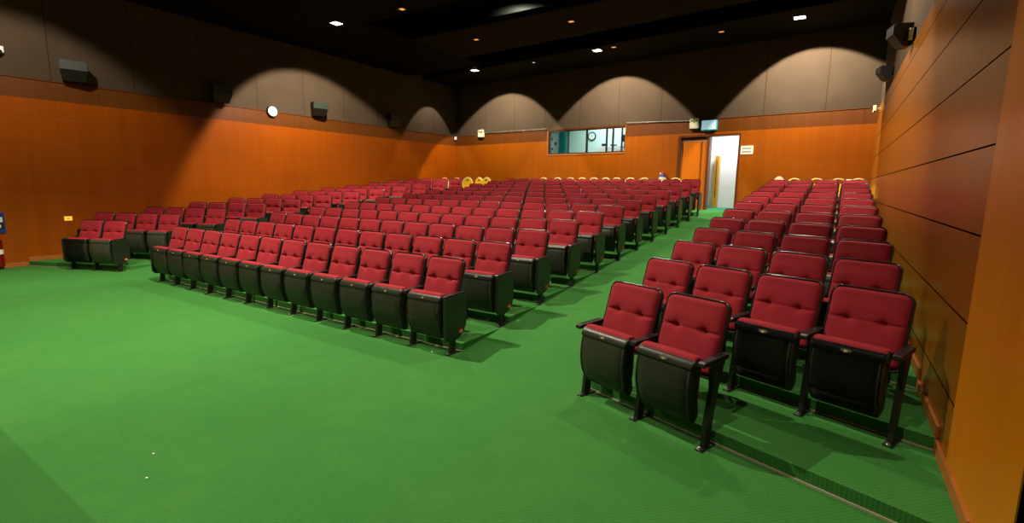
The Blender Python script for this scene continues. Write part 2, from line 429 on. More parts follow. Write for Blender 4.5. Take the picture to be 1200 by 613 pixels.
# ------------------------------------------------------------------ seats
HP = .275
def grid_surface(bm, cols, rows, fn, close_back=None):
    V = [[bm.verts.new(fn(i/(cols-1)*2-1, j/(rows-1))) for i in range(cols)] for j in range(rows)]
    for j in range(rows-1):
        for i in range(cols-1): bm.faces.new((V[j][i], V[j][i+1], V[j+1][i+1], V[j+1][i]))
    return V
BT = math.atan2(.115, .36)     # recline
def back_pt(x, s, d):
    """s = distance up the back plane from its foot, d = forward of the plane"""
    y0, z0 = .165, .46
    return (x, y0+s*sin(BT)-d*cos(BT), z0+s*cos(BT)+d*sin(BT))
def rr_half(s, S, W, r, rb):
    if s > S-r: return W-r+math.sqrt(max(0, r*r-(s-(S-r))**2))
    if s < rb: return W-rb+math.sqrt(max(0, rb*rb-(rb-s)**2))
    return W
def svals(n, S):
    out = []
    for j in range(n):
        t = j/(n-1); out.append(S*(.5-.5*cos(PI*t))*.5+S*t*.5)
    return out
SB = .515
def mesh_cushion():
    bm = bmesh.new(); Wd, r = .2385, .060; n = 30; S = svals(n, SB); cols = 27
    def depth(x, s, w):
        ex = 1-min(1, abs(x)/w)**7; e = max(0, min(1, (s)/.03)); e2 = max(0, min(1, (SB-s)/.035))
        d = .046*(max(0, ex)**.35)*(math.sqrt(max(0, 1-(1-e)**2)))*(math.sqrt(max(0, 1-(1-e2)**2)))
        sc = .288
        line = .35+.65*min(1, (max(0, abs(x)-.055)/.07))
        d -= .016*line*math.exp(-((s-sc)/.012)**2)*ex
        d += .006*math.exp(-((s-(sc+.085))/.06)**2)*ex+.004*math.exp(-((s-(sc-.13))/.09)**2)*ex
        for tx in (-.112, .112):
            rr = math.hypot((x-tx)/1.15, (s-sc-.004)); d -= .022*math.exp(-(rr/.022)**2)+.011*math.exp(-(rr/.05)**2)
        return d
    V = []
    svs = sorted(set(S+[.258, .268, .275, .282, .288, .294, .301, .308, .322]))
    xs = sorted(set([i/13 for i in range(-13, 14)]+[-.50, -.44, .44, .5, -.985, .985]))
    for s in svs:
        w = rr_half(s, SB, Wd, r, .03); V.append([bm.verts.new(back_pt(a*w, s, depth(a*w, s, w))) for a in xs])
    for j in range(len(V)-1):
        for i in range(len(xs)-1): bm.faces.new((V[j][i], V[j][i+1], V[j+1][i+1], V[j+1][i]))
    bmesh.ops.remove_doubles(bm, verts=bm.verts, dist=1e-6)
    me = bpy.data.meshes.new('backrest_cushion'); bmesh.ops.recalc_face_normals(bm, faces=bm.faces)
    bm.to_mesh(me); bm.free(); me.materials.append(M['red'])
    for p in me.polygons: p.use_smooth = True
    return me
def outline(Wd, S, r, rb, s0=0):
    pts = []
    for k in range(9): a = PI/2*k/8; pts.append((Wd-r+r*cos(a), S-r+r*sin(a)))
    for k in range(9): a = PI/2+PI/2*k/8; pts.append((-Wd+r+r*cos(a), S-r+r*sin(a)))
    for k in range(5): a = PI+PI/2*k/4; pts.append((-Wd+rb+rb*cos(a), s0+rb+rb*sin(a)))
    for k in range(5): a = 1.5*PI+PI/2*k/4; pts.append((Wd-rb+rb*cos(a), s0+rb+rb*sin(a)))
    return pts
def mesh_frame():
    bm = bmesh.new(); 
    po = outline(.253, SB+.014, .072, .04, -.02); pi_ = outline(.238, SB+.001, .060, .03, -.005); pb = outline(.236, SB, .07, .05, 0)
    rings = [[bm.verts.new(back_pt(x, s, .000)) for x, s in pi_], [bm.verts.new(back_pt(x, s, .014)) for x, s in pi_],
             [bm.verts.new(back_pt((x+a)/2, (s+b)/2, .020)) for (x, s), (a, b) in zip(pi_, po)],
             [bm.verts.new(back_pt(x, s, .012)) for x, s in po], [bm.verts.new(back_pt(x, s, -.015)) for x, s in po], [bm.verts.new(back_pt(x*.97, s*.985, -.035)) for x, s in pb]]
    n = len(po)
    for A, B in zip(rings, rings[1:]):
        for i in range(n): bm.faces.new((A[i], A[(i+1) % n], B[(i+1) % n], B[i]))
    bm.faces.new(rings[-1]); bm.faces.new(rings[0][::-1])
    me = bpy.data.meshes.new('backrest_frame'); bmesh.ops.recalc_face_normals(bm, faces=bm.faces); bm.to_mesh(me); bm.free(); me.materials.append(M['rim'])
    for p in me.polygons: p.use_smooth = len(p.vertices) == 4
    return me
# folded seat: shell profile (y,z) from the top lip down
PROF = [(-.034, .622), (-.056, .617), (-.068, .606), (-.090, .572), (-.088, .564), (-.080, .558), (-.084, .548), (-.094, .50), (-.100, .44), (-.100, .38), (-.092, .32), (-.076, .26), (-.054, .21), (-.026, .172), (.006, .155), (.035, .155)]
def shell_pt(x, y, z, w):
    return (x, y, z)
def mesh_shell():
    bm = bmesh.new(); V = []; xs = [-1.001, -1, -.985, -.95, -.90, -.875, -.85, -.6, -.3, 0, .3, .6, .85, .875, .90, .95, .985, 1, 1.001]
    for (y, z) in PROF:
        W_ = (.232 if z > .57 else .225) if z > .30 else .225-.030*((.30-z)/.145)**2.2
        row = []
        for a in xs:
            aa = abs(a); yy = y
            if aa > .95: yy = y+.022*((aa-.95)/.05)**2+(max(0, min(.075, .045-y-.03)) if aa > 1 else 0)
            if .86 < aa < .89 and z < .56: yy = y+.006
            if aa < .86 and .18 < z < .55: yy = y-.010*(1-(aa/.86)**2)*sin(PI*(z-.18)/.37)
            row.append(bm.verts.new((a*W_, yy, z)))
        V.append(row)
    for j in range(len(V)-1):
        for i in range(len(xs)-1): bm.faces.new((V[j][i], V[j][i+1], V[j+1][i+1], V[j+1][i]))
    r = bmesh.ops.solidify(bm, geom=bm.faces[:], thickness=.012)
    me = bpy.data.meshes.new('seat_shell'); bmesh.ops.recalc_face_normals(bm, faces=bm.faces); bm.to_mesh(me); bm.free(); me.materials.append(M['shell'])
    for p in me.polygons: p.use_smooth = True
    return me
def mesh_seatcushion():
    bm = bmesh.new()
    pts = [(-.048, .624), (-.038, .634), (-.015, .640), (.02, .636), (.045, .60), (.055, .45), (.050, .32), (.035, .25), (.01, .235), (-.03, .25), (-.070, .32), (-.080, .45), (-.066, .58)]
    n = len(pts); cy, cz = -.01, .41; V = []
    for a, sc in ((-1, .80), (-.985, .93), (-.94, .985), (-.8, 1), (-.4, 1.01), (0, 1.012), (.4, 1.01), (.8, 1), (.94, .985), (.985, .93), (1, .80)):
        V.append([bm.verts.new((a*(.221 if z > .5 else .207), cy+(y-cy)*sc, cz+(z-cz)*(sc if sc > 1 else 1-(1-sc)*.35))) for y, z in pts])
    for A, B in zip(V, V[1:]):
        for i in range(n): bm.faces.new((A[i], A[(i+1) % n], B[(i+1) % n], B[i]))
    bm.faces.new(V[0]); bm.faces.new(V[-1][::-1])
    me = bpy.data.meshes.new('seat_cushion'); bmesh.ops.recalc_face_normals(bm, faces=bm.faces); bm.to_mesh(me); bm.free(); me.materials.append(M['red'])
    for p in me.polygons: p.use_smooth = True
    return me
def tomesh(name, bm, mats, smooth=False):
    me = bpy.data.meshes.new(name); bmesh.ops.recalc_face_normals(bm, faces=bm.faces); bm.to_mesh(me); bm.free()
    for m_ in mats: me.materials.append(m_)
    if smooth:
        for p in me.polygons: p.use_smooth = True
    return me
def mesh_leg():
    bm = bmesh.new()
    prism(bm, [(.008, .006), (.085, .006), (.100, .20), (.135, .38), (.205, .60), (.165, .60), (.06, .60), (.055, .56), (.075, .42), (.035, .22)], -.017, .017, 'x', .004)
    return tomesh('leg', bm, [M['steel']])
def mesh_foot():
    bm = bmesh.new(); box(bm, -.028, .028, -.035, .148, .0, .010, .003)
    return tomesh('foot_plate', bm, [M['steel']])
def mesh_bolt():
    bm = bmesh.new(); cyl(bm, (0, 0, 0), (0, 0, .006), .017, 10); cyl(bm, (0, 0, .006), (0, 0, .016), .010, 6)
    return tomesh('bolt', bm, [M['chrome']])
def mesh_arm():
    bm = bmesh.new()
    prism(bm, [(-.075, .602), (-.070, .594), (.22, .600), (.235, .610), (.235, .632), (.20, .636), (-.05, .630), (-.072, .622)], -.0275, .0275, 'x', .007)
    return tomesh('armrest', bm, [M['plastic']])
def mesh_panel():
    bm = bmesh.new(); pts = [(-.088, .606), (.235, .612), (.252, .60), (.252, .33)]
    for k in range(9): a = k/8*PI/2; pts.append((.045+.207*cos(a), .33-.185*sin(a)))
    for k in range(1, 7): a = PI/2*k/6; pts.append((.0-.088*sin(a), .22-.075*cos(a)))
    prism(bm, pts, -.016, .016, 'x', .004)
    return tomesh('end_panel', bm, [M['panel']])
def mesh_ell(rx, rz, th):
    bm = bmesh.new(); pts = [(rx*cos(2*PI*k/20), rz*sin(2*PI*k/20)) for k in range(20)]
    prism(bm, pts, 0, th, 'y'); return bm
ME = dict(cushion=mesh_cushion(), frame=mesh_frame(), shell=mesh_shell(), seatc=mesh_seatcushion(), leg=mesh_leg(), foot=mesh_foot(), bolt=mesh_bolt(), arm=mesh_arm(), panel=mesh_panel(),
          badge=tomesh('number_plate', mesh_ell(.033, .0135, .006), [M['black']]))
bm = bmesh.new(); box(bm, -.002, .002, -.030, .030, -.019, .019)
ME['tag'] = tomesh('row_plate', bm, [M['orange_plate']])
bm = bmesh.new()
for s in (-.012, .010): prism(bm, [(s-.004, -.013), (s+.001, -.013), (s+.006, .012), (s+.001, .012)], .0022, .0035, 'x')
ME['tagink'] = tomesh('plate_figures', bm, [M['white_ink']])

def text_mesh(txt, size, m_, ext=.0008):
    c = bpy.data.curves.new('t', 'FONT'); c.body = txt; c.size = size*1.2; c.align_x = 'CENTER'; c.align_y = 'CENTER'; c.extrude = ext; c.resolution_u = 2
    o = bpy.data.objects.new('t', c); link(o); dg = bpy.context.evaluated_depsgraph_get(); dg.update()
    me = bpy.data.meshes.new_from_object(o.evaluated_get(dg)); bpy.data.objects.remove(o); bpy.data.curves.remove(c)
    me.materials.clear(); me.materials.append(m_); return me

def child(name, me, parent, loc=(0, 0, 0), rot=None):
    o = bpy.data.objects.new(name, me); COL.objects.link(o); o.parent = parent; o.location = loc
    if rot: o.rotation_euler = rot
    return o
TXT = {}
def seat(x, y, z, rz, label, group, right=None, left=None, lastleg=False, badge=None, detail=True):
    """right/left: None, 'arm', 'panel'.  every seat has the standard on its left; the last of a row also on its right"""
    t = thing('auditorium_seat', label, 'seat', (x, y, z), rz, group)
    f = child('backrest_frame', ME['frame'], t); child('backrest_cushion', ME['cushion'], f)
    s = child('seat_shell', ME['shell'], t); child('seat_cushion', ME['seatc'], t)
    sides = [(-HP, left)]+([(HP, right)] if lastleg else [])
    for sx, kind in sides:
        l = child('leg', ME['leg'], t, (sx, 0, 0)); child('foot_plate', ME['foot'], l); 
        if detail: child('bolt', ME['bolt'], l, (0, -.018, .010)) 
        if kind == 'panel':
            p = child('end_panel', ME['panel'], t, (sx+(.020 if sx > 0 else -.020), 0, 0))
            if sx > 0:
                g = child('row_plate', ME['tag'], p, (.0175, .155, .225)); g['label'] = 'orange row plate'
                if detail: child('row_plate_figures', ME['tagink'], p, (.0175, .155, .225))
        child('armrest', ME['arm'], t, (sx, 0, 0))
    if badge is not None:
        b = child('number_plate', ME['badge'], s, (0, -.0835, .590), (-.58, 0, 0))
        if badge not in TXT: TXT[badge] = text_mesh(badge, .0175, M['yellow_ink'])
        child('number', TXT[badge], s, (0, -.0885, .5862), (PI/2-.58, 0, 0))
    return t
NUM = ['', 'first', 'second', 'third', 'fourth', 'fifth', 'sixth', 'seventh', 'eighth', 'ninth', 'tenth', 'eleventh', 'twelfth']
ROW = ['front', 'second', 'third', 'fourth', 'fifth', 'sixth', 'seventh', 'eighth', 'ninth', 'tenth', 'eleventh', 'last']
MSL, MSR = .041, .018
for k in range(12):
    for c in range(12):                       # middle block, c = 0 is the right end
        col = -c
        f = lambda cc: cc*.55+k*(MSR*(1+cc/12)+MSL*(-cc/12))
        x = (f(col)+f(col-1))/2
        pos = 'at the right aisle' if c == 0 else 'at the left aisle' if c == 11 else NUM[c+1]+' from the right aisle'
        seat(x, k*PITCH, k*RISE, 0, 'red tufted seat, %s row of the middle block, %s' % (ROW[k], pos), 'seats in the middle block',
             right='panel' if c == 0 else None, left='panel' if c == 11 else None, lastleg=(c == 0), badge=('A%d' % (c+5)) if k == 0 else ('%s5' % 'ABCDEFGHIJKL'[k] if c == 0 else None), detail=(k < 2))
for side, O, a, sl in (('right', OR, AR, -.297), ('left', OL, AL, .365)):
    u = Vector((cos(a), sin(a))); n = Vector((-sin(a), cos(a)))
    for k in range(12):
        cols = range(4)
        if k == 0: cols = range(2)
        for c in cols:
            ctr = (c+.5)*.55 if side == 'right' else -(c+.5)*.55
            p = O+u*(ctr+sl*k)+n*(k*PITCH)
            pos = 'at the aisle' if c == 0 else 'at the wall end' if c == 3 else NUM[c+1]+' from the aisle'
            lb = 'red tufted seat, %s row of the %s block, %s' % (ROW[k], side, pos)
            last = (c == (len(cols)-1)) if side == 'right' else (c == 0)
            rt = ('panel' if side == 'left' else 'arm') if last else None
            lt = 'panel' if (side == 'left' and c == len(cols)-1) else 'arm'
            bd = None
            if side == 'right' and k < 2: bd = ('B%d' % (4-c)) if k == 1 else ('A%d' % (4-c))
            seat(p.x, p.y, k*RISE, a, lb, 'seats in the %s block' % side, right=rt, left=lt, lastleg=last, badge=bd, detail=(k < 2))

# ------------------------------------------------------------------ banquet chairs behind the last row
def bm_banq_back(hoop=False):
    bm = bmesh.new(); pts = []
    for k in range(17): a = PI*k/16; pts.append(((.16 if hoop else .20)*cos(a), .66+(.12 if hoop else .22)*sin(a)))
    pts += [(-.17, .46), (.17, .46)]
    prism(bm, pts, .0, .035, 'y', .008)
    return bm
def build_banquet(label, x, y, z, rz, vinyl, grp=None, hoop=False):
    t = thing('banquet_chair', label, 'chair', (x, y, z), rz, grp); t.scale = (1, 1, 1.03)
    key = 'bq_'+vinyl+('_hoop' if hoop else '')
    if key not in ME:
        ME[key+'_back'] = tomesh('backrest', bm_banq_back(hoop), [M[vinyl]], False)
        bm = bmesh.new(); box(bm, -.21, .21, -.40, .0, .42, .48, .02); ME[key+'_seat'] = tomesh('seat', bm, [M[vinyl]])
        bm = bmesh.new(); pts = [(.205*cos(PI*k/16), .018, .66+.232*sin(PI*k/16)) for k in range(17)]
        tube(bm, [(.18, .018, .44)]+pts+[(-.18, .018, .44)], .014); ME[key+'_rim'] = tomesh('back_frame', bm, [M['gold' if vinyl != 'cream' else 'cream']], True)
        bm = bmesh.new(); cyl(bm, (0, 0, 0), (0, 0, .43), .012, 10); ME[key+'_leg'] = tomesh('leg', bm, [M['gold']])
        bm = bmesh.new(); prism(bm, [(.055*cos(2*PI*k/14), .022*sin(2*PI*k/14)) for k in range(14)], -.004, .001, 'y'); ME[key+'_slot'] = tomesh('hand_slot', bm, [M['black']])
        ME[key] = 1
    b = child('backrest', ME[key+'_back'], t); child('back_frame', ME[key+'_rim'], b)
    if not hoop: child('hand_slot', ME[key+'_slot'], b, (0, 0, .80))
    child('seat', ME[key+'_seat'], t)
    for lx in (-.18, .18):
        for ly in (-.37, .01): child('leg', ME[key+'_leg'], t, (lx, ly, 0))
    return t
xs = [(-4.94, 'yellow banquet chair behind the last middle row, leftmost of that run'), (-4.42, None), (-3.98, None), (-3.58, None), (-3.17, None), (-2.78, None), (-2.42, None), (-1.98, None), (-1.56, None), (-1.03, 'yellow banquet chair behind the last middle row, beside the blue banded bottle'), (-.69, 'yellow banquet chair behind the last middle row, nearest the double door')]
xs = [-4.98, -4.46, -3.99, -3.58, -3.17, -2.78, -2.42, -1.99, -1.56, -1.03, -.66]
for i, x in enumerate(xs):
    o_ = 'nearest the double door' if i == len(xs)-1 else ('%s from the door end' % NUM[len(xs)-i])
    build_banquet('yellow hoop-backed banquet chair behind the last middle row, '+o_, x, 10.75, ZP, 0, 'yellow_vinyl', 'banquet chairs behind the middle block', True)
for i, x in enumerate((2.30, 2.79, 3.25, 3.66)):
    build_banquet('yellow hoop-backed banquet chair behind the right block, '+('at the aisle side' if i == 0 else 'nearest the right wall' if i == 3 else NUM[i+1]+' from the aisle'), x, 11.00, ZP, .0, 'yellow_vinyl', 'banquet chairs behind the right block', True)
for i, (x, lb) in enumerate(((-9.72, 'leftmost yellow banquet chair behind the left block'), (-9.10, 'middle yellow banquet chair behind the left block'), (-8.62, 'yellow banquet chair just left of the two facing the aisle gap'))):
    build_banquet(lb, x, 11.25, ZP, 0, 'yellow_vinyl', 'banquet chairs behind the left block', True)
build_banquet('yellow banquet chair facing forward in the left aisle gap, the nearer and larger one', -7.86, 10.35, ZP, .1, 'yellow_vinyl')
build_banquet('yellow banquet chair partly hidden right behind the larger one in the left aisle gap', -7.80, 10.95, ZP, -.1, 'yellow_vinyl')
build_banquet('yellow banquet chair at the right side of the left aisle gap', -7.18, 10.55, ZP, 0, 'yellow_vinyl')
c_ = build_banquet('cream banquet chair standing against the back wall right of the door', 1.93, 11.15, ZP, 0, 'cream')
for o in c_.children:
    pass
c_.scale = (.7, .9, 1.08)

# ------------------------------------------------------------------ double door, corridor
def backframe(name, label, cat, x, z, **k):
    t = thing(name, label, cat, BW @ Vector((bx_(x), 0, z)), ANG_B, **k); return t
d1 = bpy.data.objects.new('door_1', None); link(d1); d1.matrix_world = BW @ Matrix.Translation((0, 0, ZP)); d1['kind'] = 'structure'
bm = bmesh.new(); H = DZ1-ZP
box(bm, bx_(DX0), bx_(DX0)+.09, -.03, .2, 0, H, .004); box(bm, bx_(DX1)-.05, bx_(DX1), -.03, .2, 0, H, .004); box(bm, bx_(DX0)+.09, bx_(DX1)-.05, -.03, .2, H-.06, H, .004)
box(bm, bx_(-.10), bx_(-.03), -.02, .2, 0, H-.06, .004)
obj('door_frame', bm, M['wood_frame'], d1)
bm = bmesh.new(); box(bm, bx_(DX0)+.10, bx_(-.10)-.005, .03, .075, .005, H-.17, .003)
dl = obj('door_leaf', bm, M['wood_door'], d1)
bm = bmesh.new(); box(bm, bx_(DX0)+.09, bx_(-.10), .02, .10, H-.16, H-.06, .003); obj('transom', bm, M['wood_frame'], d1)
bm = bmesh.new(); box(bm, bx_(DX0)+.10+.60, bx_(DX0)+.10+.62, .005, .028, .0, H-.17, .002); obj('astragal', bm, M['wood_frame'], dl)
# corridor behind the open leaf
bm = bmesh.new()
box(bm, -1.6, 3.0, 13.9, 14.0, 1.0, 4.2); box(bm, -1.7, -1.6, 12.25, 14.0, 1.0, 4.2); box(bm, 2.9, 3.0, 12.05, 14.0, 1.0, 4.2); box(bm, -1.7, 3.0, 12.3, 14.0, 3.9, 4.2)
structure('wall_corridor', bm, M['white'])
bm = bmesh.new(); box(bm, -1.6, 2.9, 12.10, 13.9, 1.0, ZP+.004); structure('floor_corridor', bm, M['teal_carpet'])
t = thing('corridor_door', 'narrow yellow wooden door edge seen through the open doorway', 'door', (-.10, 13.60, ZP+.004))
bm = bmesh.new(); box(bm, -.07, .05, 0, .25, 0, 1.68, .003); obj('door_edge', bm, M['gold_wood'], t)
bm = bmesh.new(); box(bm, -.03, -.005, -.004, .01, .35, 1.55); obj('slit', bm, M['wood_frame'], t)
l = bpy.data.lights.new('corridor_lamp', 'AREA'); l.energy = 75; l.size = .8; l.color = (.93, .97, 1); o = bpy.data.objects.new('corridor_lamp', l); link(o); o.location = (.5, 12.95, 3.82)

# ------------------------------------------------------------------ projection booth window
w1 = bpy.data.objects.new('window_1', None); link(w1); w1.matrix_world = BW @ Matrix.Translation((0, 0, 0)); w1['kind'] = 'structure'
bm = bmesh.new(); x0, x1 = bx_(WX0), bx_(WX1)
for a in ((x0, x1, WZ0, WZ0+.035), (x0, x1, WZ1-.035, WZ1), (x0, x0+.05, WZ0, WZ1), (x1-.02, x1, WZ0, WZ1)): box(bm, a[0], a[1], .02, .08, a[2], a[3], .003)
for mx, w in ((-4.942, .045), (-4.194, .06), (-3.432, .05), (-3.199, .05), (-2.874, .04)): box(bm, bx_(mx)-w/2, bx_(mx)+w/2, .02, .08, WZ0+.03, WZ1-.03, .003)
obj('window_frame', bm, M['black'], w1)
bm = bmesh.new(); box(bm, x0+.04, x1-.02, .045, .051, WZ0+.03, WZ1-.03); obj('pane', bm, M['glass'], w1)
bm = bmesh.new()
for a in ((x0-.05, x1+.03, -.015, .02, WZ0-.05, WZ0), (x0-.05, x0, -.015, .02, WZ0, WZ1), (x1, x1+.025, -.015, .02, WZ0, WZ1+.04)): box(bm, *a, .003)
obj('window_trim', bm, M['wood_base'], w1)
bm = bmesh.new(); box(bm, -7.0, -2.0, 14.5, 14.6, 2.0, 4.4); box(bm, -7.1, -7.0, 12.80, 14.6, 2.0, 4.4); box(bm, -2.0, -1.9, 12.35, 14.6, 2.0, 4.4); box(bm, -7.1, -1.9, 12.85, 14.6, 4.35, 4.45); box(bm, -7.1, -1.9, 12.85, 14.6, 2.0, 2.1)
structure('wall_booth', bm, M['mint'])
l = bpy.data.lights.new('booth_lamp', 'AREA'); l.energy = 46; l.size = 1.6; l.color = (.86, 1, .98); o = bpy.data.objects.new('booth_lamp', l); link(o); o.location = (-4.2, 13.5, 4.25)
t = thing('wall_clock', 'round dark-rimmed clock on the booth wall behind the window', 'clock', (-4.95, 14.5, 3.66))
bm = bmesh.new(); cyl(bm, (0, 0, 0), (0, -.03, 0), .17, 28); obj('clock_rim', bm, M['black'], t)
bm = bmesh.new(); cyl(bm, (0, -.03, 0), (0, -.036, 0), .128, 28); f = obj('clock_face', bm, M['mint'], t)
bm = bmesh.new(); box(bm, -.004, .004, -.040, -.037, 0, .11); box(bm, 0, .08, -.040, -.037, -.004, .004); obj('clock_hand', bm, M['black'], f)
bm = bmesh.new(); box(bm, -6.30, -5.98, 14.30, 14.44, 2.1, 4.2, .01)
for k in range(6): box(bm, -6.29+.05*k, -6.265+.05*k, 14.27, 14.30, 2.1, 4.2, .005)
tag(obj('curtain', bm, M['teal']), 'teal curtain hanging in the booth behind the leftmost pane', 'curtain')
t = thing('notice_board', 'white notice board with dark marks behind the leftmost booth pane', 'notice board', (-6.66, 14.5, 3.45))
bm = bmesh.new(); box(bm, -.24, .26, -.03, 0, -.36, .38, .004); obj('board', bm, M['white'], t)
for dx, dz, w, h, mm in ((-.1, .18, .16, .12, 'grey_ink'), (.12, -.02, .09, .12, 'blue'), (-.05, -.22, .12, .08, 'teal')):
    bm = bmesh.new(); box(bm, dx-w/2, dx+w/2, -.036, -.03, dz-h/2, dz+h/2); obj('paper_note', bm, M[mm], t)
t = thing('equipment_rack', 'low white equipment cabinet with dark units behind the right booth panes', 'cabinet', (-4.05, 14.15, 2.1))
bm = bmesh.new(); box(bm, -.35, .5, -.25, .3, 0, 1.12, .01); obj('body', bm, M['white'], t)
for dx, w, h in ((-.18, .16, .10), (.18, .2, .06)):
    bm = bmesh.new(); box(bm, dx-w/2, dx+w/2, -.2, 0, 1.12, 1.12+h, .004); obj('unit', bm, M['black'], t)
t = thing('desk_fan', 'dark round-headed desk fan behind the rightmost booth pane', 'fan', (-3.40, 13.9, 2.1))
bm = bmesh.new(); box(bm, -.25, .25, -.2, .2, 0, 1.0, .01); obj('stand', bm, M['white'], t)
bm = bmesh.new(); cyl(bm, (0, 0, 1.0), (0, 0, 1.3), .02); obj('pole', bm, M['black'], t)
bm = bmesh.new(); cyl(bm, (0, -.04, 1.38), (0, .06, 1.38), .13, 24); obj('fan_head', bm, M['black'], t)

# ------------------------------------------------------------------ emergency lights, exit sign, notices, conduit
def emergency(x, z, label, w=.29, h=.18):
    t = backframe('emergency_light', label, 'emergency light', x, z)
    bm = bmesh.new(); box(bm, -w/2, w/2, -.09, 0.008, 0, h, .012); b = obj('battery_box', bm, M['ivory'], t)
    bm = bmesh.new(); box(bm, -w/2+.02, w/2-.02, -.07, 0.008, -.04, .0, .004); obj('base_tray', bm, M['black'], t)
    bm = bmesh.new(); box(bm, -w/4, w/4, -.094, -.09, .05, .13); obj('cover', bm, M['paper'], b)
    for s in (-1, 1):
        bm = bmesh.new(); cyl(bm, (s*w*.27, -.04, h+.06), (s*w*.27, -.10, h+.05), .068, 20, .062); hd = obj('lamp_head', bm, M['ivory'], t)
        bm = bmesh.new(); cyl(bm, (s*w*.27, -.10, h+.05), (s*w*.27, -.105, h+.05), .03, 16); obj('bulb', bm, M['grey_ink'], hd)
        bm = bmesh.new(); cyl(bm, (s*w*.27, -.04, h-.01), (s*w*.27, -.04, h+.04), .012); obj('neck', bm, M['black'], t)
emergency(-9.01, 3.64, 'twin-headed emergency light on the back wall near the left corner')
emergency(-.50, 3.48, 'twin-headed emergency light above the double door beside the blue sign', .27, .18)
t = backframe('exit_sign', 'pale blue illuminated sign box above the open doorway', 'sign', -.07, 3.40)
bm = bmesh.new(); box(bm, -.22, .22, -.09, .008, 0, .30, .008); b = obj('sign_box', bm, M['exit_trim'], t)
bm = bmesh.new(); box(bm, -.205, .205, -.096, -.09, .03, .285, .003); obj('sign_face', bm, M['exit_face'], b)
bm = bmesh.new(); box(bm, -.16, .14, -.099, -.096, .075, .24, .002); obj('sign_panel', bm, M['exit_face'], b)
t = backframe('wall_notice', 'small white printed notice on the wood right of the doorway', 'notice', 1.0, 2.69)
bm = bmesh.new(); box(bm, -.165, .165, -.012, .0, 0, .235, .002); b = obj('board', bm, M['paper'], t)
bm = bmesh.new()
for z_ in (.06, .085, .15, .175): box(bm, -.12, .12, -.0145, -.012, z_-.008, z_+.006)
obj('printed_lines', bm, M['grey_ink'], b)
for i, (xa, xb, za, zb) in enumerate(((-8.85, -5.84, 3.81, 3.79), (-2.70, -.66, 3.80, 3.72))):
    bm = bmesh.new(); p0 = BW @ Vector((bx_(xa), -.02, za)); p1 = BW @ Vector((bx_(xb), -.02, zb)); cyl(bm, p0, p1, .013, 10)
    for f_ in (.05, .35, .65, .95):
        c0 = p0.lerp(p1, f_); box(bm, c0.x-.015, c0.x+.015, c0.y-.012, c0.y+.045, c0.z-.02, c0.z+.02)
    tag(obj('conduit_pipe', bm, M['conduit'], smooth=False), ['pale conduit along the band left of the projection window', 'pale conduit along the band between projection window and door light'][i], 'conduit')
# small sensors in the corners
t = thing('motion_sensor', 'small white sensor in the far left corner of the band', 'sensor', (XL+.02, 12.80, 3.60))
bm = bmesh.new(); box(bm, 0, .07, -.05, .04, 0, .13, .01); obj('body', bm, M['white'], t); bm = bmesh.new(); box(bm, -.012, .0, -.02, .02, .03, .1); obj('bracket', bm, M['white'], t)
t = thing('motion_sensor', 'small cream sensor in the far right corner above the last seats', 'sensor', (XR-.02, 11.38, 3.60))
bm = bmesh.new(); box(bm, -.10, -.03, -.05, .04, 0, .16, .01); b = obj('body', bm, M['ivory'], t)
bm = bmesh.new(); box(bm, -.03, .02, -.02, .02, .06, .11); obj('bracket', bm, M['cream'], t); bm = bmesh.new(); box(bm, -.09, -.04, -.053, -.03, -.004, .03); obj('lens', bm, M['black'], b)

# ------------------------------------------------------------------ loudspeakers
def speaker(x, y, z, side, label, W_=.46, H_=.40, yaw=0, gm='grille'):
    """side +1: on the left wall, faces +x. wedge cabinet: upright grille above, undercut dark belly below"""
    t = thing('wall_speaker', label, 'loudspeaker', (x, y, z), 0 if side > 0 else PI)
    Mx = Matrix.Translation((.05, 0, 0)) @ Matrix.Rotation(R(yaw), 4, 'Z')
    bm = bmesh.new(); h = H_/2; D = .30*H_/.4
    box(bm, 0, D, -W_/2, W_/2, -h, h, 0)
    for v in bm.verts:
        if v.co.z < 0: v.co.x = D*.45 if v.co.x > D/2 else 0; v.co.y *= .80
        else: v.co.y *= (.88 if v.co.x < D/2 else 1)
    bmesh.ops.bisect_plane(bm, geom=bm.verts[:]+bm.edges[:]+bm.faces[:], plane_co=(0, 0, 0), plane_no=(0, 0, 1))
    for v in bm.verts:
        if abs(v.co.z) < 1e-4 and v.co.x > D*.3: v.co.x = D*.99; v.co.y = math.copysign(W_/2*.99, v.co.y)
    bmesh.ops.bevel(bm, geom=bm.edges[:], offset=.008, segments=2, affect='EDGES'); bmesh.ops.transform(bm, matrix=Mx, verts=bm.verts)
    obj('cabinet', bm, M['speaker'], t)
    bm = bmesh.new(); box(bm, D+.001, D+.012, -W_/2+.015, W_/2-.015, .005, h-.012, .004, M=Mx); obj('grille', bm, M[gm], t)
    bm = bmesh.new(); box(bm, -.004, .012, -.07, .07, -.10, .10, .003); box(bm, .01, .06, -.025, .025, -.03, .03, .003); obj('bracket', bm, M['black'], t)
    return t
for i, (y, lb) in enumerate(((.28, 'black loudspeaker on the left wall, nearest and largest of the four'), (3.25, 'black loudspeaker on the left wall in deep shadow, second nearest'),
                             (6.15, 'black loudspeaker on the left wall in a pool of light beside the round clock'), (9.25, 'black loudspeaker on the left wall nearest the back corner'))):
    speaker(XL-.02, y, 3.97, 1, lb, yaw=-12)
speaker(XR+.015, 5.35, 3.87, -1, 'black loudspeaker on the right wall, the nearer and higher of the two', .30, .30, 14, 'grille_dark')
bm = bmesh.new(); cyl(bm, (.05, .185, -.09), (.05, .185, .06), .028, 14); obj('bracket_cover', bm, M['cream'], bpy.data.objects['wall_speaker.004'])
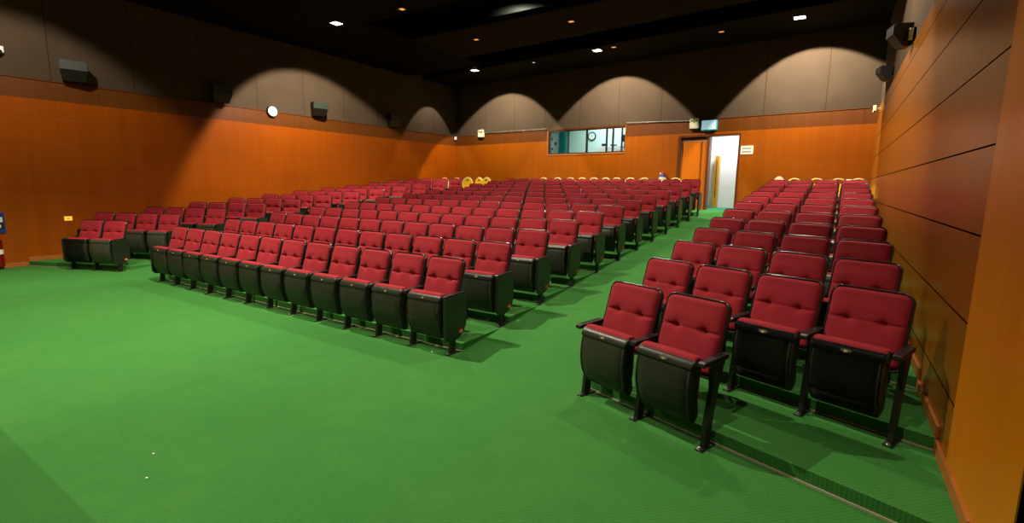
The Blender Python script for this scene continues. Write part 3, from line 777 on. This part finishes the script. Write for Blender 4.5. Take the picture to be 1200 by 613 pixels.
speaker(XR+.015, 8.35, 3.93, -1, 'black loudspeaker on the right wall, the farther and lower of the two', .26, .26, 14, 'grille_dark')
t = thing('wall_clock', 'round white clock on the left wall below the fabric panels', 'clock', (XL, 4.68, 3.74))
bm = bmesh.new(); cyl(bm, (-.02, 0, 0), (.045, 0, 0), .155, 32); obj('clock_rim', bm, M['black'], t)
bm = bmesh.new(); cyl(bm, (.045, 0, 0), (.052, 0, 0), .135, 32); f = obj('clock_face', bm, M['white'], t)
bm = bmesh.new(); cyl(bm, (.052, 0, 0), (.056, 0, 0), .06, 20); cyl(bm, (.056, 0, 0), (.058, 0, 0), .045, 20, mi=1); obj('dial_ring', bm, [M['grey_ink'], M['white']], f)
t = thing('wall_camera', 'small white camera at the left picture edge above the band', 'camera', (XL-.03, -.80, 4.16))
bm = bmesh.new(); box(bm, 0, .10, -.05, .06, -.02, .10, .01); obj('body', bm, M['white'], t); bm = bmesh.new(); cyl(bm, (.10, 0, .0), (.13, 0, -.01), .028, 16); obj('lens', bm, M['black'], t)
t = thing('light_switch', 'small glowing amber switch plate low on the left wall', 'switch', (XL, -.085, .932))
bm = bmesh.new(); box(bm, 0, .008, -.065, .065, -.045, .045, .002); obj('plate', bm, M['glow'], t)
bm = bmesh.new(); box(bm, .008, .012, -.02, .02, -.02, .02, .001); obj('button', bm, M['paper'], t)

# extinguishers with sign
t = thing('fire_extinguisher_sign', 'blue sign with white panel and dark ring on the left wall edge', 'sign', (XL, -1.22, .70))
bm = bmesh.new(); box(bm, 0, .02, -.14, .16, 0, .40, .004); b = obj('sign_board', bm, M['blue'], t)
bm = bmesh.new(); box(bm, .02, .024, -.12, .13, .21, .31, .001); obj('white_panel', bm, M['paper'], b)
bm = bmesh.new(); box(bm, .02, .023, -.13, .14, .07, .20, .001); obj('black_panel', bm, M['black'], b)
bm = bmesh.new(); cyl(bm, (.023, .05, .135), (.027, .05, .135), .05, 20); obj('white_disc', bm, M['white'], b)
bm = bmesh.new(); cyl(bm, (.027, .05, .135), (.029, .05, .135), .022, 16); obj('dark_ring', bm, M['grey_ink'], b)
t = thing('fire_extinguisher', 'dark red fire extinguisher below the blue sign at the left edge', 'fire extinguisher', (XL, -1.24, .06))
bm = bmesh.new(); cyl(bm, (.10, 0, 0), (.10, 0, .50), .085, 24); cyl(bm, (.10, 0, .50), (.10, 0, .57), .085, 24, .03); b = obj('cylinder', bm, M['red_paint'], t, smooth=False)
bm = bmesh.new(); cyl(bm, (.10, 0, .24), (.10, 0, .33), .087, 24); obj('label_band', bm, M['paper'], b)
bm = bmesh.new(); box(bm, .07, .19, -.012, .012, .57, .60, .003); box(bm, .09, .11, -.01, .01, .56, .58); obj('handle', bm, M['black'], t)
bm = bmesh.new(); box(bm, 0, .03, -.03, .03, .30, .44); obj('bracket', bm, M['black'], t)
t = backframe('fire_extinguisher', 'white and blue extinguisher with red top on the back wall left of the door', 'fire extinguisher', -1.36, 1.67)
bm = bmesh.new(); cyl(bm, (0, -.11, 0), (0, -.11, .38), .10, 24); b = obj('cylinder', bm, M['white'], t)
bm = bmesh.new(); cyl(bm, (0, -.11, .38), (0, -.11, .47), .102, 24, .07); obj('blue_shoulder', bm, M['blue'], b)
bm = bmesh.new(); cyl(bm, (.03, -.11, .47), (.03, -.11, .545), .05, 16); obj('red_top', bm, mat('bright_red', srgb(215, 60, 25), .4), t)
bm = bmesh.new(); cyl(bm, (-.065, -.11, .46), (-.065, -.11, .52), .03, 12); obj('gauge', bm, M['white'], t)
bm = bmesh.new(); box(bm, -.03, .03, -.03, .0, .15, .3); obj('bracket', bm, M['black'], t)

# screws in the carpet front and paper scraps
for x, y, lb in ((-.34, -2.54, 'tiny pale scrap on the open green carpet, the left one'), (-.07, -2.68, 'tiny pale scrap on the open green carpet, nearest the camera'), (-.20, -.035, 'small shiny floor screw before the front middle row seat at the right aisle'),):
    bm = bmesh.new(); cyl(bm, (0, 0, 0), (0, 0, .004), .0065 if y < -1 else .011, 7); o = obj('floor_scrap', bm, M['paper']); o.location = (x, y, 0); tag(o, lb, 'scrap')

# ------------------------------------------------------------------ world and camera
w = bpy.data.worlds.new('World'); scn.world = w; w.use_nodes = True
w.node_tree.nodes['Background'].inputs[0].default_value = (.9, .95, 1, 1); w.node_tree.nodes['Background'].inputs[1].default_value = .0

F_PX = 577.85; PITCH_C = .154; ROLL = .012; TH = .574
cd = bpy.data.cameras.new('camera'); cam = bpy.data.objects.new('camera', cd); link(cam)
cd.sensor_fit = 'HORIZONTAL'; cd.sensor_width = 36; cd.lens = F_PX/1200*36; cd.clip_start = .05; cd.clip_end = 100
fwdh = Vector((-sin(TH), cos(TH), 0)); right = Vector((cos(TH), sin(TH), 0)); up0 = Vector((0, 0, 1))
fwd = fwdh*cos(PITCH_C)-up0*sin(PITCH_C); down = -(fwdh*sin(PITCH_C)+up0*cos(PITCH_C))
r2 = right*cos(ROLL)-down*sin(ROLL); d2 = right*sin(ROLL)+down*cos(ROLL)
Mc = Matrix((r2, -d2, -fwd)).transposed().to_4x4(); Mc.translation = (3.2087, -3.7741, 1.7508)
cam.matrix_world = Mc
scn.camera = cam
scn.view_settings.view_transform = 'Standard'; scn.view_settings.look = 'None'; scn.view_settings.gamma = 1; scn.view_settings.exposure = 0.0
scn.view_settings.use_curve_mapping = False
